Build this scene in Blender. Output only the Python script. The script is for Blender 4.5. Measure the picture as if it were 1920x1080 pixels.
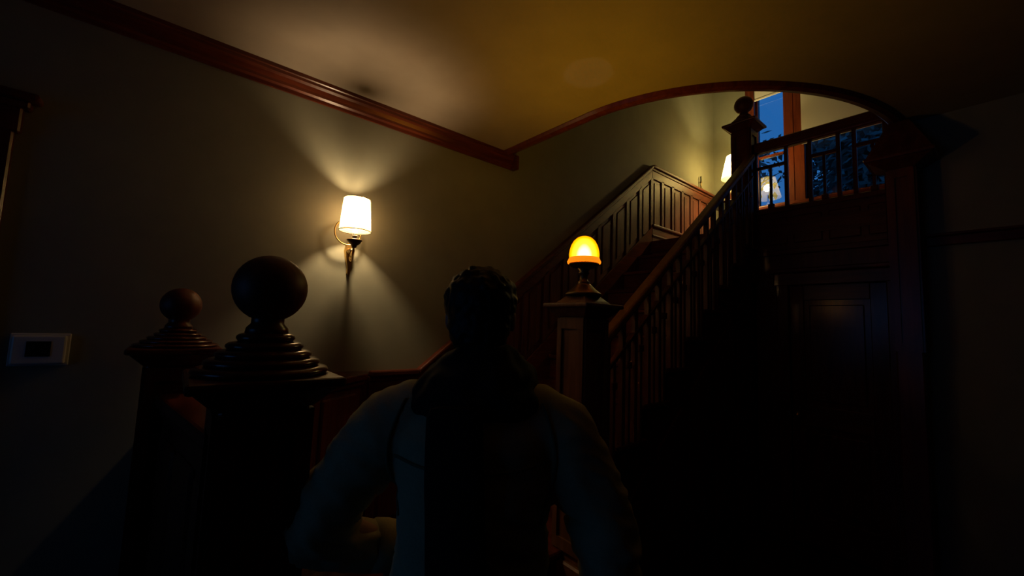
import bpy, bmesh, math, random
from mathutils import Matrix, Vector
from math import sin, cos, pi, radians, sqrt

for o in list(bpy.data.objects):
    bpy.data.objects.remove(o)
random.seed(7)
SC = bpy.context.scene
COL = SC.collection

# ------------------------------------------------------------------ camera
cam = bpy.data.cameras.new('camera')
cam.sensor_width = 36.0
cam.lens = 36.0 * 761.167 / 1920.0
cam.clip_start = 0.02
cam_o = bpy.data.objects.new('camera', cam)
COL.objects.link(cam_o)
cam_o.matrix_world = Matrix(((0.6369488, 0.04549634, 0.76956242, 0.0),
                             (0.77001403, -0.08555711, -0.63226448, 0.0),
                             (0.03707582, 0.99529396, -0.08952832, 1.6),
                             (0, 0, 0, 1)))
SC.camera = cam_o

# ------------------------------------------------------------------ exposure, sky
SC.view_settings.view_transform = 'Standard'
SC.view_settings.look = 'None'
SC.view_settings.exposure = 0.0
SC.view_settings.gamma = 1.0
SC.view_settings.use_curve_mapping = False
try:
    SC.cycles.use_denoising = True
    SC.cycles.max_bounces = 8
    SC.cycles.transparent_max_bounces = 12
    SC.cycles.sample_clamp_indirect = 2.0
    SC.cycles.caustics_reflective = False
    SC.cycles.caustics_refractive = False
except Exception:
    pass

W = bpy.data.worlds.new('dusk_sky')
SC.world = W
W.use_nodes = True
wn, wl = W.node_tree.nodes, W.node_tree.links
bg = wn['Background']
tc = wn.new('ShaderNodeTexCoord')
sp = wn.new('ShaderNodeSeparateXYZ')
rp = wn.new('ShaderNodeValToRGB')
wl.new(tc.outputs['Generated'], sp.inputs[0])
wl.new(sp.outputs['Z'], rp.inputs['Fac'])
rp.color_ramp.elements[0].position = 0.0
rp.color_ramp.elements[0].color = (0.05, 0.15, 0.40, 1)
rp.color_ramp.elements[1].position = 0.75
rp.color_ramp.elements[1].color = (0.0, 0.14, 0.50, 1)
wl.new(rp.outputs['Color'], bg.inputs['Color'])
bg.inputs['Strength'].default_value = 1.0

# lamp powers (each lamp's light is made in that lamp's builder)
P_SCONCE = 15.0
P_NEWEL = 62.0
P_TABLE = 50.0

# ------------------------------------------------------------------ materials
def new_mat(name):
    m = bpy.data.materials.new(name)
    m.use_nodes = True
    return m, m.node_tree.nodes, m.node_tree.links, m.node_tree.nodes['Principled BSDF']

def paint(name, col, rough=0.75, var=0.06, bump=0.04, scale=6.0):
    m, n, l, b = new_mat(name)
    t = n.new('ShaderNodeTexCoord')
    nz = n.new('ShaderNodeTexNoise'); nz.inputs['Scale'].default_value = scale
    nz.inputs['Detail'].default_value = 5
    l.new(t.outputs['Object'], nz.inputs['Vector'])
    r = n.new('ShaderNodeValToRGB')
    r.color_ramp.elements[0].position = 0.3; r.color_ramp.elements[1].position = 0.7
    r.color_ramp.elements[0].color = tuple(c * (1 - var) for c in col) + (1,)
    r.color_ramp.elements[1].color = tuple(min(1, c * (1 + var)) for c in col) + (1,)
    l.new(nz.outputs['Fac'], r.inputs['Fac'])
    l.new(r.outputs['Color'], b.inputs['Base Color'])
    b.inputs['Roughness'].default_value = rough
    n2 = n.new('ShaderNodeTexNoise'); n2.inputs['Scale'].default_value = scale * 40
    l.new(t.outputs['Object'], n2.inputs['Vector'])
    bp = n.new('ShaderNodeBump'); bp.inputs['Strength'].default_value = bump
    bp.inputs['Distance'].default_value = 0.002
    l.new(n2.outputs['Fac'], bp.inputs['Height'])
    l.new(bp.outputs['Normal'], b.inputs['Normal'])
    return m

def wood(name, dark, light, rough=0.28, scale=(9, 9, 0.9)):
    m, n, l, b = new_mat(name)
    t = n.new('ShaderNodeTexCoord')
    mp = n.new('ShaderNodeMapping'); mp.inputs['Scale'].default_value = scale
    l.new(t.outputs['Object'], mp.inputs['Vector'])
    nz = n.new('ShaderNodeTexNoise'); nz.inputs['Scale'].default_value = 3.5
    nz.inputs['Detail'].default_value = 8; nz.inputs['Distortion'].default_value = 0.8
    l.new(mp.outputs['Vector'], nz.inputs['Vector'])
    r = n.new('ShaderNodeValToRGB')
    r.color_ramp.elements[0].position = 0.32; r.color_ramp.elements[1].position = 0.68
    r.color_ramp.elements[0].color = dark + (1,); r.color_ramp.elements[1].color = light + (1,)
    l.new(nz.outputs['Fac'], r.inputs['Fac'])
    l.new(r.outputs['Color'], b.inputs['Base Color'])
    b.inputs['Roughness'].default_value = rough
    b.inputs['Specular IOR Level'].default_value = 0.45
    bp = n.new('ShaderNodeBump'); bp.inputs['Strength'].default_value = 0.06
    bp.inputs['Distance'].default_value = 0.002
    l.new(nz.outputs['Fac'], bp.inputs['Height'])
    l.new(bp.outputs['Normal'], b.inputs['Normal'])
    return m

def metal(name, col, rough=0.3):
    m, n, l, b = new_mat(name)
    b.inputs['Base Color'].default_value = col + (1,)
    b.inputs['Metallic'].default_value = 1.0
    nz = n.new('ShaderNodeTexNoise'); nz.inputs['Scale'].default_value = 30
    mr = n.new('ShaderNodeMapRange')
    mr.inputs['To Min'].default_value = rough * 0.8; mr.inputs['To Max'].default_value = rough * 1.3
    l.new(nz.outputs['Fac'], mr.inputs['Value'])
    l.new(mr.outputs['Result'], b.inputs['Roughness'])
    return m

def fabric(name, col, rough=0.9, scale=220):
    m, n, l, b = new_mat(name)
    t = n.new('ShaderNodeTexCoord')
    nz = n.new('ShaderNodeTexNoise'); nz.inputs['Scale'].default_value = scale
    l.new(t.outputs['Object'], nz.inputs['Vector'])
    mx = n.new('ShaderNodeMix'); mx.data_type = 'RGBA'
    mx.inputs['A'].default_value = tuple(c * 0.8 for c in col) + (1,)
    mx.inputs['B'].default_value = tuple(c * 1.2 for c in col) + (1,)
    l.new(nz.outputs['Fac'], mx.inputs['Factor'])
    l.new(mx.outputs['Result'], b.inputs['Base Color'])
    b.inputs['Roughness'].default_value = rough
    bp = n.new('ShaderNodeBump'); bp.inputs['Strength'].default_value = 0.15
    bp.inputs['Distance'].default_value = 0.002
    l.new(nz.outputs['Fac'], bp.inputs['Height'])
    l.new(bp.outputs['Normal'], b.inputs['Normal'])
    return m

def plain(name, col, rough=0.5):
    m, n, l, b = new_mat(name)
    b.inputs['Base Color'].default_value = col + (1,)
    b.inputs['Roughness'].default_value = rough
    return m

def shade_cloth(name, col, trans, through=0.0, weave=0.0):
    """thin cloth: scatters light forward (translucent) and back (diffuse)"""
    m, n, l, b = new_mat(name)
    out = n['Material Output']
    n.remove(b)
    d = n.new('ShaderNodeBsdfDiffuse'); t = n.new('ShaderNodeBsdfTranslucent')
    mx = n.new('ShaderNodeMixShader'); mx.inputs[0].default_value = trans
    if weave:
        c = n.new('ShaderNodeTexCoord')
        w = n.new('ShaderNodeTexWave'); w.bands_direction = 'Z'
        w.inputs['Scale'].default_value = 22; w.inputs['Distortion'].default_value = 6
        w.inputs['Detail'].default_value = 3
        l.new(c.outputs['Object'], w.inputs['Vector'])
        mc = n.new('ShaderNodeMix'); mc.data_type = 'RGBA'
        mc.inputs['A'].default_value = tuple(x * (1 - weave) for x in col) + (1,)
        mc.inputs['B'].default_value = col + (1,)
        l.new(w.outputs['Fac'], mc.inputs['Factor'])
        l.new(mc.outputs['Result'], d.inputs['Color']); l.new(mc.outputs['Result'], t.inputs['Color'])
    else:
        d.inputs['Color'].default_value = col + (1,); t.inputs['Color'].default_value = col + (1,)
    l.new(d.outputs[0], mx.inputs[1]); l.new(t.outputs[0], mx.inputs[2])
    last = mx
    if through:
        tr = n.new('ShaderNodeBsdfTransparent'); m2 = n.new('ShaderNodeMixShader')
        m2.inputs[0].default_value = through
        l.new(mx.outputs[0], m2.inputs[1]); l.new(tr.outputs[0], m2.inputs[2]); last = m2
    l.new(last.outputs[0], out.inputs['Surface'])
    return m

def thin_glass(name, tint=(0.86, 0.96, 0.97), gloss=0.03):
    m, n, l, b = new_mat(name)
    out = n['Material Output']; n.remove(b)
    tr = n.new('ShaderNodeBsdfTransparent'); tr.inputs['Color'].default_value = tint + (1,)
    g = n.new('ShaderNodeBsdfGlossy'); g.inputs['Roughness'].default_value = 0.0
    fr = n.new('ShaderNodeFresnel'); fr.inputs['IOR'].default_value = 1.6
    ad = n.new('ShaderNodeMath'); ad.operation = 'ADD'; ad.inputs[1].default_value = gloss
    l.new(fr.outputs[0], ad.inputs[0])
    mx = n.new('ShaderNodeMixShader')
    l.new(ad.outputs[0], mx.inputs[0]); l.new(tr.outputs[0], mx.inputs[1]); l.new(g.outputs[0], mx.inputs[2])
    l.new(mx.outputs[0], out.inputs['Surface'])
    return m

def amber_glass(name):
    """frosted amber dome: partly clear amber glass, partly a frosted skin that glows with the bulb behind it"""
    m, n, l, b = new_mat(name)
    out = n['Material Output']; n.remove(b)
    tr = n.new('ShaderNodeBsdfTransparent'); tr.inputs['Color'].default_value = (1.0, 0.58, 0.006, 1)
    lw = n.new('ShaderNodeLayerWeight'); lw.inputs['Blend'].default_value = 0.5
    r = n.new('ShaderNodeValToRGB')
    e = r.color_ramp.elements
    e[0].position = 0.0; e[0].color = (1.0, 0.92, 0.62, 1)
    e[1].position = 0.95; e[1].color = (0.55, 0.12, 0.0, 1)
    k = e.new(0.16); k.color = (1.0, 0.56, 0.03, 1)
    k = e.new(0.5); k.color = (1.0, 0.34, 0.0, 1)
    l.new(lw.outputs['Facing'], r.inputs['Fac'])
    em = n.new('ShaderNodeEmission'); em.inputs['Strength'].default_value = 2.6
    l.new(r.outputs['Color'], em.inputs['Color'])
    mx = n.new('ShaderNodeMixShader')
    # the frosting thins out towards the top of the dome
    tc_ = n.new('ShaderNodeTexCoord'); sx = n.new('ShaderNodeSeparateXYZ'); mr = n.new('ShaderNodeMapRange')
    mr.inputs['From Min'].default_value = 1.950; mr.inputs['From Max'].default_value = 2.030
    mr.inputs['To Min'].default_value = 0.030; mr.inputs['To Max'].default_value = 0.16
    l.new(tc_.outputs['Object'], sx.inputs[0]); l.new(sx.outputs['Z'], mr.inputs['Value'])
    l.new(mr.outputs['Result'], mx.inputs[0])
    l.new(em.outputs[0], mx.inputs[1]); l.new(tr.outputs[0], mx.inputs[2])
    l.new(mx.outputs[0], out.inputs['Surface'])
    return m

def glow(name, col, strength):
    m, n, l, b = new_mat(name)
    b.inputs['Base Color'].default_value = col + (1,)
    b.inputs['Emission Color'].default_value = col + (1,)
    b.inputs['Emission Strength'].default_value = strength
    return m

M = {}
M['wall'] = paint('sage_wall_paint', (0.285, 0.280, 0.205))
M['ceiling'] = paint('cream_ceiling_paint', (0.365, 0.300, 0.230))
M['wood'] = wood('mahogany_varnish', (0.075, 0.014, 0.007), (0.16, 0.034, 0.014))
M['satin'] = wood('mahogany_satin', (0.075, 0.014, 0.007), (0.16, 0.034, 0.014), rough=0.5)
M['satin_y'] = wood('mahogany_satin_lengthwise', (0.075, 0.014, 0.007), (0.16, 0.034, 0.014), rough=0.5, scale=(9, 0.9, 9))
M['wood_h'] = wood('mahogany_varnish_horizontal', (0.075, 0.014, 0.007), (0.16, 0.034, 0.014), scale=(0.9, 9, 9))
M['wood_y'] = wood('mahogany_varnish_lengthwise', (0.075, 0.014, 0.007), (0.16, 0.034, 0.014), scale=(9, 0.9, 9))
M['rail'] = wood('worn_oak_rail', (0.15, 0.062, 0.024), (0.25, 0.11, 0.045), rough=0.38)
M['floor'] = wood('dark_floor_boards', (0.03, 0.012, 0.006), (0.06, 0.022, 0.010), rough=0.4, scale=(0.7, 9, 9))
M['brass'] = metal('aged_brass', (0.62, 0.42, 0.16), 0.28)
M['bronze'] = metal('dark_bronze', (0.16, 0.11, 0.06), 0.38)
M['shade'] = shade_cloth('pleated_cream_shade', (0.90, 0.70, 0.42), 0.55, through=0.07, weave=0.25)
M['shade2'] = shade_cloth('white_lamp_shade', (0.94, 0.80, 0.48), 0.85, through=0.14)
M['blind'] = shade_cloth('cream_roller_blind', (0.94, 0.90, 0.80), 0.12)
M['glass'] = thin_glass('window_glass')
M['amber'] = amber_glass('amber_dome_glass')
M['amber_rim'] = glow('amber_rim_glass', (0.90, 0.34, 0.01), 0.75)
_n, _l = M['amber_rim'].node_tree.nodes, M['amber_rim'].node_tree.links
_t = _n.new('ShaderNodeBsdfTransparent'); _t.inputs['Color'].default_value = (1.0, 0.42, 0.006, 1)
_m = _n.new('ShaderNodeMixShader'); _m.inputs[0].default_value = 0.055
_l.new(_n['Principled BSDF'].outputs[0], _m.inputs[1]); _l.new(_t.outputs[0], _m.inputs[2])
_l.new(_m.outputs[0], _n['Material Output'].inputs['Surface'])
M['bulb'] = glow('hot_bulb_glass', (1.0, 0.78, 0.45), 4.0)
_n, _l = M['bulb'].node_tree.nodes, M['bulb'].node_tree.links
_t = _n.new('ShaderNodeBsdfTransparent'); _m = _n.new('ShaderNodeMixShader'); _m.inputs[0].default_value = 0.8
_l.new(_n['Principled BSDF'].outputs[0], _m.inputs[1]); _l.new(_t.outputs[0], _m.inputs[2])
_l.new(_m.outputs[0], _n['Material Output'].inputs['Surface'])
M['white_plastic'] = plain('white_plastic', (0.72, 0.69, 0.64), 0.4)
M['screen'] = plain('dark_screen', (0.01, 0.012, 0.012), 0.2)
M['ceramic'] = plain('cream_ceramic', (0.75, 0.66, 0.48), 0.25)
M['jacket'] = fabric('olive_jacket_cloth', (0.50, 0.46, 0.27))
M['seam'] = fabric('jacket_seam_cloth', (0.20, 0.18, 0.10))
M['scarf'] = fabric('black_wool', (0.012, 0.011, 0.011), 0.95, 120)
M['trousers'] = fabric('dark_denim', (0.02, 0.022, 0.03))
M['hair'] = fabric('dark_brown_hair', (0.014, 0.009, 0.006), 0.6, 400)
M['skin'] = paint('skin_tone', (0.52, 0.31, 0.22), 0.5, 0.05, 0.03, 30)
M['eye_white'] = plain('eye_white', (0.8, 0.78, 0.74), 0.2)
M['iris'] = plain('brown_iris', (0.05, 0.025, 0.012), 0.2)
M['lips'] = plain('lip_tone', (0.42, 0.18, 0.15), 0.4)
M['leather'] = plain('black_leather', (0.015, 0.013, 0.012), 0.4)
M['bark'] = paint('tree_bark', (0.02, 0.016, 0.012), 0.9, 0.3, 0.3, 12)
M['leaf'] = paint('night_leaves', (0.08, 0.11, 0.10), 0.8, 0.3, 0.0, 8)

# ------------------------------------------------------------------ mesh helpers
class MB:
    def __init__(self): self.v = []; self.f = []; self.sm = []
    def add(self, vs, fs, smooth=False):
        k = len(self.v); self.v += [tuple(p) for p in vs]
        for f in fs:
            self.f.append(tuple(i + k for i in f)); self.sm.append(smooth)
        return self
    def hexa(self, p):
        return self.add(p, [(0, 3, 2, 1), (4, 5, 6, 7), (0, 1, 5, 4), (1, 2, 6, 5), (2, 3, 7, 6), (3, 0, 4, 7)])
    def box(self, x0, x1, y0, y1, z0, z1):
        return self.hexa([(x0, y0, z0), (x1, y0, z0), (x1, y1, z0), (x0, y1, z0),
                          (x0, y0, z1), (x1, y0, z1), (x1, y1, z1), (x0, y1, z1)])
    def frustum(self, cx, cy, z0, z1, h0, h1):
        return self.hexa([(cx - h0, cy - h0, z0), (cx + h0, cy - h0, z0), (cx + h0, cy + h0, z0), (cx - h0, cy + h0, z0),
                          (cx - h1, cy - h1, z1), (cx + h1, cy - h1, z1), (cx + h1, cy + h1, z1), (cx - h1, cy + h1, z1)])
    def lathe(self, cx, cy, prof, n=24, cap=True):
        vs = []; fs = []
        for r, z in prof:
            for i in range(n):
                a = 2 * pi * i / n
                vs.append((cx + r * cos(a), cy + r * sin(a), z))
        for j in range(len(prof) - 1):
            for i in range(n):
                a, b = j * n + i, j * n + (i + 1) % n
                fs.append((a, b, b + n, a + n))
        self.add(vs, fs, True)
        if cap:
            k = len(self.v) - len(vs)
            self.f.append(tuple(k + i for i in reversed(range(n)))); self.sm.append(False)
            self.f.append(tuple(k + (len(prof) - 1) * n + i for i in range(n))); self.sm.append(False)
        return self
    def tube(self, pts, rad, n=10):
        pts = [Vector(p) for p in pts]
        if not hasattr(rad, '__len__'): rad = [rad] * len(pts)
        vs = []; fs = []
        up = None
        for i, p in enumerate(pts):
            d = (pts[min(i + 1, len(pts) - 1)] - pts[max(i - 1, 0)]).normalized()
            if up is None:
                up = Vector((0, 0, 1)) if abs(d.z) < 0.9 else Vector((1, 0, 0))
            s = d.cross(up).normalized(); up = s.cross(d).normalized()
            for k in range(n):
                a = 2 * pi * k / n
                vs.append(p + (s * cos(a) + up * sin(a)) * rad[i])
        for j in range(len(pts) - 1):
            for k in range(n):
                a, b = j * n + k, j * n + (k + 1) % n
                fs.append((a, b, b + n, a + n))
        fs.append(tuple(range(n - 1, -1, -1)))
        q = (len(pts) - 1) * n
        fs.append(tuple(q + i for i in range(n)))
        return self.add(vs, fs, True)
    def prism_x(self, x0, x1, poly):
        """poly: list of (y,z) counter-clockwise seen from +x"""
        n = len(poly)
        vs = [(x1, y, z) for y, z in poly] + [(x0, y, z) for y, z in poly]
        fs = [tuple(range(n)), tuple(range(2 * n - 1, n - 1, -1))]
        for i in range(n):
            j = (i + 1) % n
            fs.append((i, i + n, j + n, j))
        return self.add(vs, fs)
    def prism_z(self, z0, z1, poly):
        n = len(poly)
        vs = [(x, y, z1) for x, y in poly] + [(x, y, z0) for x, y in poly]
        fs = [tuple(range(n)), tuple(range(2 * n - 1, n - 1, -1))]
        for i in range(n):
            j = (i + 1) % n
            fs.append((i, i + n, j + n, j))
        return self.add(vs, fs)
    def sweep(self, path, prof, closed=False):
        """sweep a profile (offset to the left of travel in plan, z) along a plan path"""
        n = len(prof); vs = []; fs = []
        P = [Vector((p[0], p[1], 0)) for p in path]
        for i, p in enumerate(P):
            d0 = (P[i] - P[i - 1]).normalized() if i > 0 else (P[1] - P[0]).normalized()
            d1 = (P[i + 1] - P[i]).normalized() if i < len(P) - 1 else d0
            d = (d0 + d1).normalized(); c = max(0.3, d.dot(d1))
            s = Vector((-d.y, d.x, 0)) / c
            for o, z in prof:
                vs.append((p.x + s.x * o, p.y + s.y * o, z))
        for j in range(len(P) - 1):
            for k in range(n):
                a, b = j * n + k, j * n + (k + 1) % n
                fs.append((a, a + n, b + n, b))
        fs.append(tuple(range(n))); q = (len(P) - 1) * n
        fs.append(tuple(q + i for i in range(n - 1, -1, -1)))
        return self.add(vs, fs)
    def ball(self, c, r, n=20, m=12, s=(1, 1, 1)):
        vs = [(c[0], c[1], c[2] - r * s[2])]; fs = []
        for j in range(1, m):
            t = -pi / 2 + pi * j / m
            for i in range(n):
                a = 2 * pi * i / n
                vs.append((c[0] + r * s[0] * cos(t) * cos(a), c[1] + r * s[1] * cos(t) * sin(a), c[2] + r * s[2] * sin(t)))
        vs.append((c[0], c[1], c[2] + r * s[2]))
        for i in range(n):
            fs.append((0, 1 + (i + 1) % n, 1 + i))
        for j in range(m - 2):
            for i in range(n):
                a, b = 1 + j * n + i, 1 + j * n + (i + 1) % n
                fs.append((a, b, b + n, a + n))
        t = len(vs) - 1; q = 1 + (m - 2) * n
        for i in range(n):
            fs.append((q + i, q + (i + 1) % n, t))
        return self.add(vs, fs, True)
    def build(self, name, mat, parent=None, bevel=0.0, seg=1):
        me = bpy.data.meshes.new(name)
        me.from_pydata([tuple(v) for v in self.v], [], self.f)
        bm = bmesh.new(); bm.from_mesh(me)
        bmesh.ops.recalc_face_normals(bm, faces=bm.faces[:])
        bm.to_mesh(me); bm.free()
        if len(me.polygons) == len(self.sm):
            me.polygons.foreach_set('use_smooth', self.sm)
        me.materials.append(mat)
        o = bpy.data.objects.new(name, me); COL.objects.link(o)
        if bevel:
            b = o.modifiers.new('edge', 'BEVEL'); b.width = bevel; b.segments = seg
            b.limit_method = 'ANGLE'; b.angle_limit = radians(35)
        if parent is not None: attach(o, parent)
        return o

def attach(o, parent):
    o.parent = parent
    loc = Vector((0, 0, 0)); p = parent
    while p is not None:
        loc += p.location; p = p.parent
    o.location = o.location - loc

def thing(name, label, cat, loc=(0, 0, 0), group=None):
    o = bpy.data.objects.new(name, None); COL.objects.link(o)
    o.empty_display_size = 0.1; o.location = loc
    o['label'] = label; o['category'] = cat
    if group: o['group'] = group
    return o

def struct(o, label=None):
    o['kind'] = 'structure'
    if label: o['label'] = label
    return o

def struct_empty(name, loc=(0, 0, 0), label=None):
    o = bpy.data.objects.new(name, None); COL.objects.link(o); o.location = loc
    return struct(o, label)

def piece(src, name, parent, delta):
    """another piece of the same mesh, moved by delta"""
    c = src.copy(); COL.objects.link(c); c.name = name; c.parent = parent
    c.location = src.location + Vector(delta)
    return c

def lamp_light(name, loc, col, power, radius, parent):
    L = bpy.data.lights.new(name, 'POINT'); L.color = col; L.energy = power; L.shadow_soft_size = radius
    o = bpy.data.objects.new(name, L); COL.objects.link(o); o.location = loc
    attach(o, parent)
    return o

# ------------------------------------------------------------------ key dimensions
XW = -2.40          # left wall
ZC = 2.90           # hall ceiling
YB = 5.40           # back wall on the landing
YL = 3.87           # front edge of the landing
ZL = 2.54           # landing floor
RISE, RUN = 0.19538, 0.249
ZT = 5.40
XS = -1.36          # open side of the stairs
def nosing(y): return ZL - (YL - y) * RISE / RUN

# ------------------------------------------------------------------ shell
fl = struct(MB().box(-2.6, 3.3, -3.1, 5.6, -0.12, 0.0).build('floor', M['floor']), 'dark wooden hall floor')

wl_ = struct(MB().box(-2.6, XW, -3.1, 5.6, 0.0, ZT).build('wall_left', M['wall']), 'sage green hall wall carrying the sconce')
W1 = (-1.90, -1.56); W2 = (-1.38, -0.10); WZ = (3.13, 4.72)
wb = MB()
wb.box(-2.6, W1[0], YB, 5.6, 0, ZT).box(W1[1], W2[0], YB, 5.6, 0, ZT).box(W2[1], 0.8, YB, 5.6, 0, ZT)
wb.box(W1[0], W1[1], YB, 5.6, 0, WZ[0]).box(W1[0], W1[1], YB, 5.6, WZ[1], ZT)
wb.box(W2[0], W2[1], YB, 5.6, 0, WZ[0]).box(W2[0], W2[1], YB, 5.6, WZ[1], ZT)
struct(wb.build('wall_back', M['wall']), 'landing wall with the two windows')
struct(MB().box(-0.30, 3.3, 3.30, 3.45, 0, ZT).build('wall_right', M['wall']), 'dark green wall right of the closet door')
struct(MB().box(0.6, 0.8, 3.45, 5.6, 0, ZT).build('wall_landing_right', M['wall']))
struct(MB().box(3.1, 3.3, -3.1, 3.45, 0, ZT).build('wall_far_right', M['wood']))
W3 = (-1.95, -0.55); W3Z = (0.75, 2.45)  # opening for an unseen window, added to let faint cool light in
wb = MB()
wb.box(-2.6, W3[0], -3.1, -2.9, 0, ZT).box(W3[1], 3.3, -3.1, -2.9, 0, ZT)
wb.box(W3[0], W3[1], -3.1, -2.9, 0, W3Z[0]).box(W3[0], W3[1], -3.1, -2.9, W3Z[1], ZT)
struct(wb.build('wall_near', M['wood']))
w3 = struct_empty('fill_window', (-1.25, -2.9, 0.95), 'unseen window added behind the camera for faint cool light')
for x0, x1, z0, z1 in ((W3[0] - 0.09, W3[0] + 0.02, 0.66, 2.54), (W3[1] - 0.02, W3[1] + 0.09, 0.66, 2.54), (W3[0], W3[1], 0.66, 0.77), (W3[0], W3[1], 2.43, 2.54), (W3[0], W3[1], 1.63, 1.67)):
    MB().box(x0, x1, -3.0, -2.87, z0, z1).build('casing', M['wood'], w3, 0.006)
MB().box(W3[0], W3[1], -2.97, -2.966, W3Z[0], W3Z[1]).build('pane', M['glass'], w3)
struct(MB().box(-2.6, 3.3, -3.1, 5.6, ZT, ZT + 0.1).build('ceiling_upper', M['ceiling']))

# hall ceiling with the curved stairwell opening
EC, EA, EB = (-1.62, 3.35), 1.30, 1.53
curve = [(XW, 1.79), (-2.0, 1.805)]
N = 34
for i in range(N + 1):
    t = -pi / 2 + (pi / 2) * i / N
    curve.append((EC[0] + EA * cos(t), EC[1] + EB * sin(t)))
poly = [(-2.5, -3.0), (3.2, -3.0), (3.2, 3.38), (curve[-1][0], 3.38)] + list(reversed(curve))
cb = MB().prism_z(ZC, 3.14, poly)
struct(cb.build('ceiling', M['ceiling']), 'cream hall ceiling with a curved stairwell opening')
# wooden edge of the opening
eb = MB().sweep(curve, [(0.0, ZC - 0.004), (0.010, ZC - 0.022), (0.035, ZC - 0.028), (0.062, ZC - 0.022), (0.075, ZC - 0.006), (0.075, 3.18), (0.0, 3.18)])
struct(eb.build('trim_1', M['wood'], None), 'curved wooden trim around the stairwell opening')

# crown moulding on the left wall
cr = struct_empty('trim_2', (XW, 0, ZC), 'dark red wooden crown moulding on the sconce wall')
steps = [(0.0, -0.105), (0.010, -0.105), (0.014, -0.088), (0.026, -0.080), (0.028, -0.066), (0.040, -0.046), (0.052, -0.036),
         (0.054, -0.022), (0.060, -0.018), (0.062, 0.0), (0.0, 0.0)]
MB().sweep([(XW, 1.90), (XW, -2.9)], [(o, ZC + z) for o, z in steps]).build('moulding', M['wood_y'], cr)
MB().box(XW, XW + 0.066, 1.90, 1.945, ZC - 0.108, ZC + 0.0).build('end_block', M['wood'], cr, 0.004)
# picture rail and thin cornice on the right wall
pr = struct_empty('trim_3', (0, 3.3, 2.16), 'dark picture rail on the right wall')
MB().box(-0.27, 3.1, 3.275, 3.30, 2.13, 2.185).build('rail_board', M['wood_h'], pr, 0.006)
MB().box(-0.27, 3.1, 3.262, 3.30, 2.185, 2.20).build('rail_lip', M['wood_h'], pr, 0.004)
bs = struct(MB().box(-0.27, 3.1, 3.28, 3.30, 0, 0.2).build('baseboard_right', M['wood_h']))

# ------------------------------------------------------------------ platform and stairs
plat = thing('stair_platform', 'low dark wooden platform at the foot of the stairs, left of the person', 'platform', (-1.8, 0.8, 0))
PX = -1.19
MB().box(XW, PX, 0.10, 1.40, 0.0, 0.365).build('carcass', M['wood'], plat)
MB().box(XW, PX + 0.03, 0.10, 1.40, 0.365, 0.391).build('tread', M['wood_y'], plat, 0.006)
MB().box(PX, PX + 0.235, 0.27, 1.40, 0.0, 0.170).build('step_riser', M['wood'], plat)
MB().box(PX, PX + 0.262, 0.27, 1.40, 0.170, 0.1954).build('step_tread', M['wood_y'], plat, 0.006)

st = thing('staircase', 'straight flight of dark mahogany stairs rising along the sconce wall', 'stairs', (-1.87, 2.6, 0))
for k in range(0, 11):
    yn = YL - RUN * k; zt = ZL - RISE * k
    if k > 0:
        y1 = yn + RUN
        MB().box(XW + 0.03, XS + 0.03, yn - 0.022, y1 + 0.012, zt - 0.03, zt).build('tread', M['wood_h'], st, 0.006)
    MB().box(XW + 0.03, XS, yn, yn + 0.02, zt - RISE, zt - 0.03).build('riser', M['wood_h'], st)
# wall skirting that follows the flight
def slope_band(x0, x1, y0, y1, a, b):
    return MB().prism_x(x0, x1, [(y0, nosing(y0) + a), (y1, nosing(y1) + a), (y1, nosing(y1) + b), (y0, nosing(y0) + b)])
slope_band(XW, XW + 0.03, 1.30, YL, -0.28, 0.16).build('wall_string', M['wood_y'], st, 0.004)
# open string cut to the steps
pts = [(1.38, 0.391)]
for k in range(10, 0, -1):
    yn = YL - RUN * k; zt = ZL - RISE * k - 0.03
    pts += [(yn, zt), (yn + RUN, zt)]
pts += [(YL, ZL - 0.03), (YL, ZL - 0.36), (1.55, nosing(1.55) - 0.30)]
MB().prism_x(XS - 0.04, XS, list(reversed(pts))).build('outer_string', M['wood_y'], st)
# triangular panelled spandrel under the flight
MB().prism_x(XS - 0.03, XS - 0.012, [(1.40, 0.0), (3.85, 0.0), (3.85, ZL - 0.30), (1.40, nosing(1.40) - 0.25)]).build('spandrel', M['wood'], st)
for i in range(6):
    ya = 1.52 + i * 0.385; yb_ = ya + 0.30
    zb = nosing(ya) - 0.42
    if zb > 0.35:
        MB().prism_x(XS - 0.014, XS + 0.004, [(ya, 0.2), (yb_, 0.2), (yb_, nosing(yb_) - 0.42), (ya, zb)]).build('spandrel_panel', M['wood'], st, 0.006)
for k in range(1, 11):
    yn = YL - RUN * k; zt = ZL - RISE * k - 0.045
    MB().prism_x(XS, XS + 0.012, [(yn + 0.04, zt - 0.075), (yn + 0.12, zt - 0.11), (yn + 0.20, zt - 0.03), (yn + 0.22, zt), (yn + 0.02, zt)]).build('tread_bracket', M['wood'], st)

# ------------------------------------------------------------------ landing
ld = thing('stair_landing', 'dark wooden stair landing carrying the railing and table lamp', 'landing', (-1.0, 4.6, ZL))
MB().box(XW, 0.6, YL - 0.02, YB, ZL - 0.12, ZL).build('landing_floor', M['wood_h'], ld)
MB().box(XS, -0.37, YL - 0.01, YL + 0.03, ZL - 0.27, ZL + 0.085).build('fascia', M['wood_h'], ld)
MB().box(XS, -0.37, YL - 0.03, YL + 0.045, ZL + 0.085, ZL + 0.135).build('curb', M['wood_h'], ld, 0.008)
MB().box(XS, -0.37, YL - 0.035, YL, ZL - 0.285, ZL - 0.235).build('lower_moulding', M['wood_h'], ld, 0.008)
for i in range(4):
    x0 = XS + 0.05 + i * 0.235
    MB().box(x0, x0 + 0.195, YL - 0.018, YL, ZL - 0.19, ZL + 0.04).build('fascia_panel', M['wood_h'], ld, 0.008)

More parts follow.
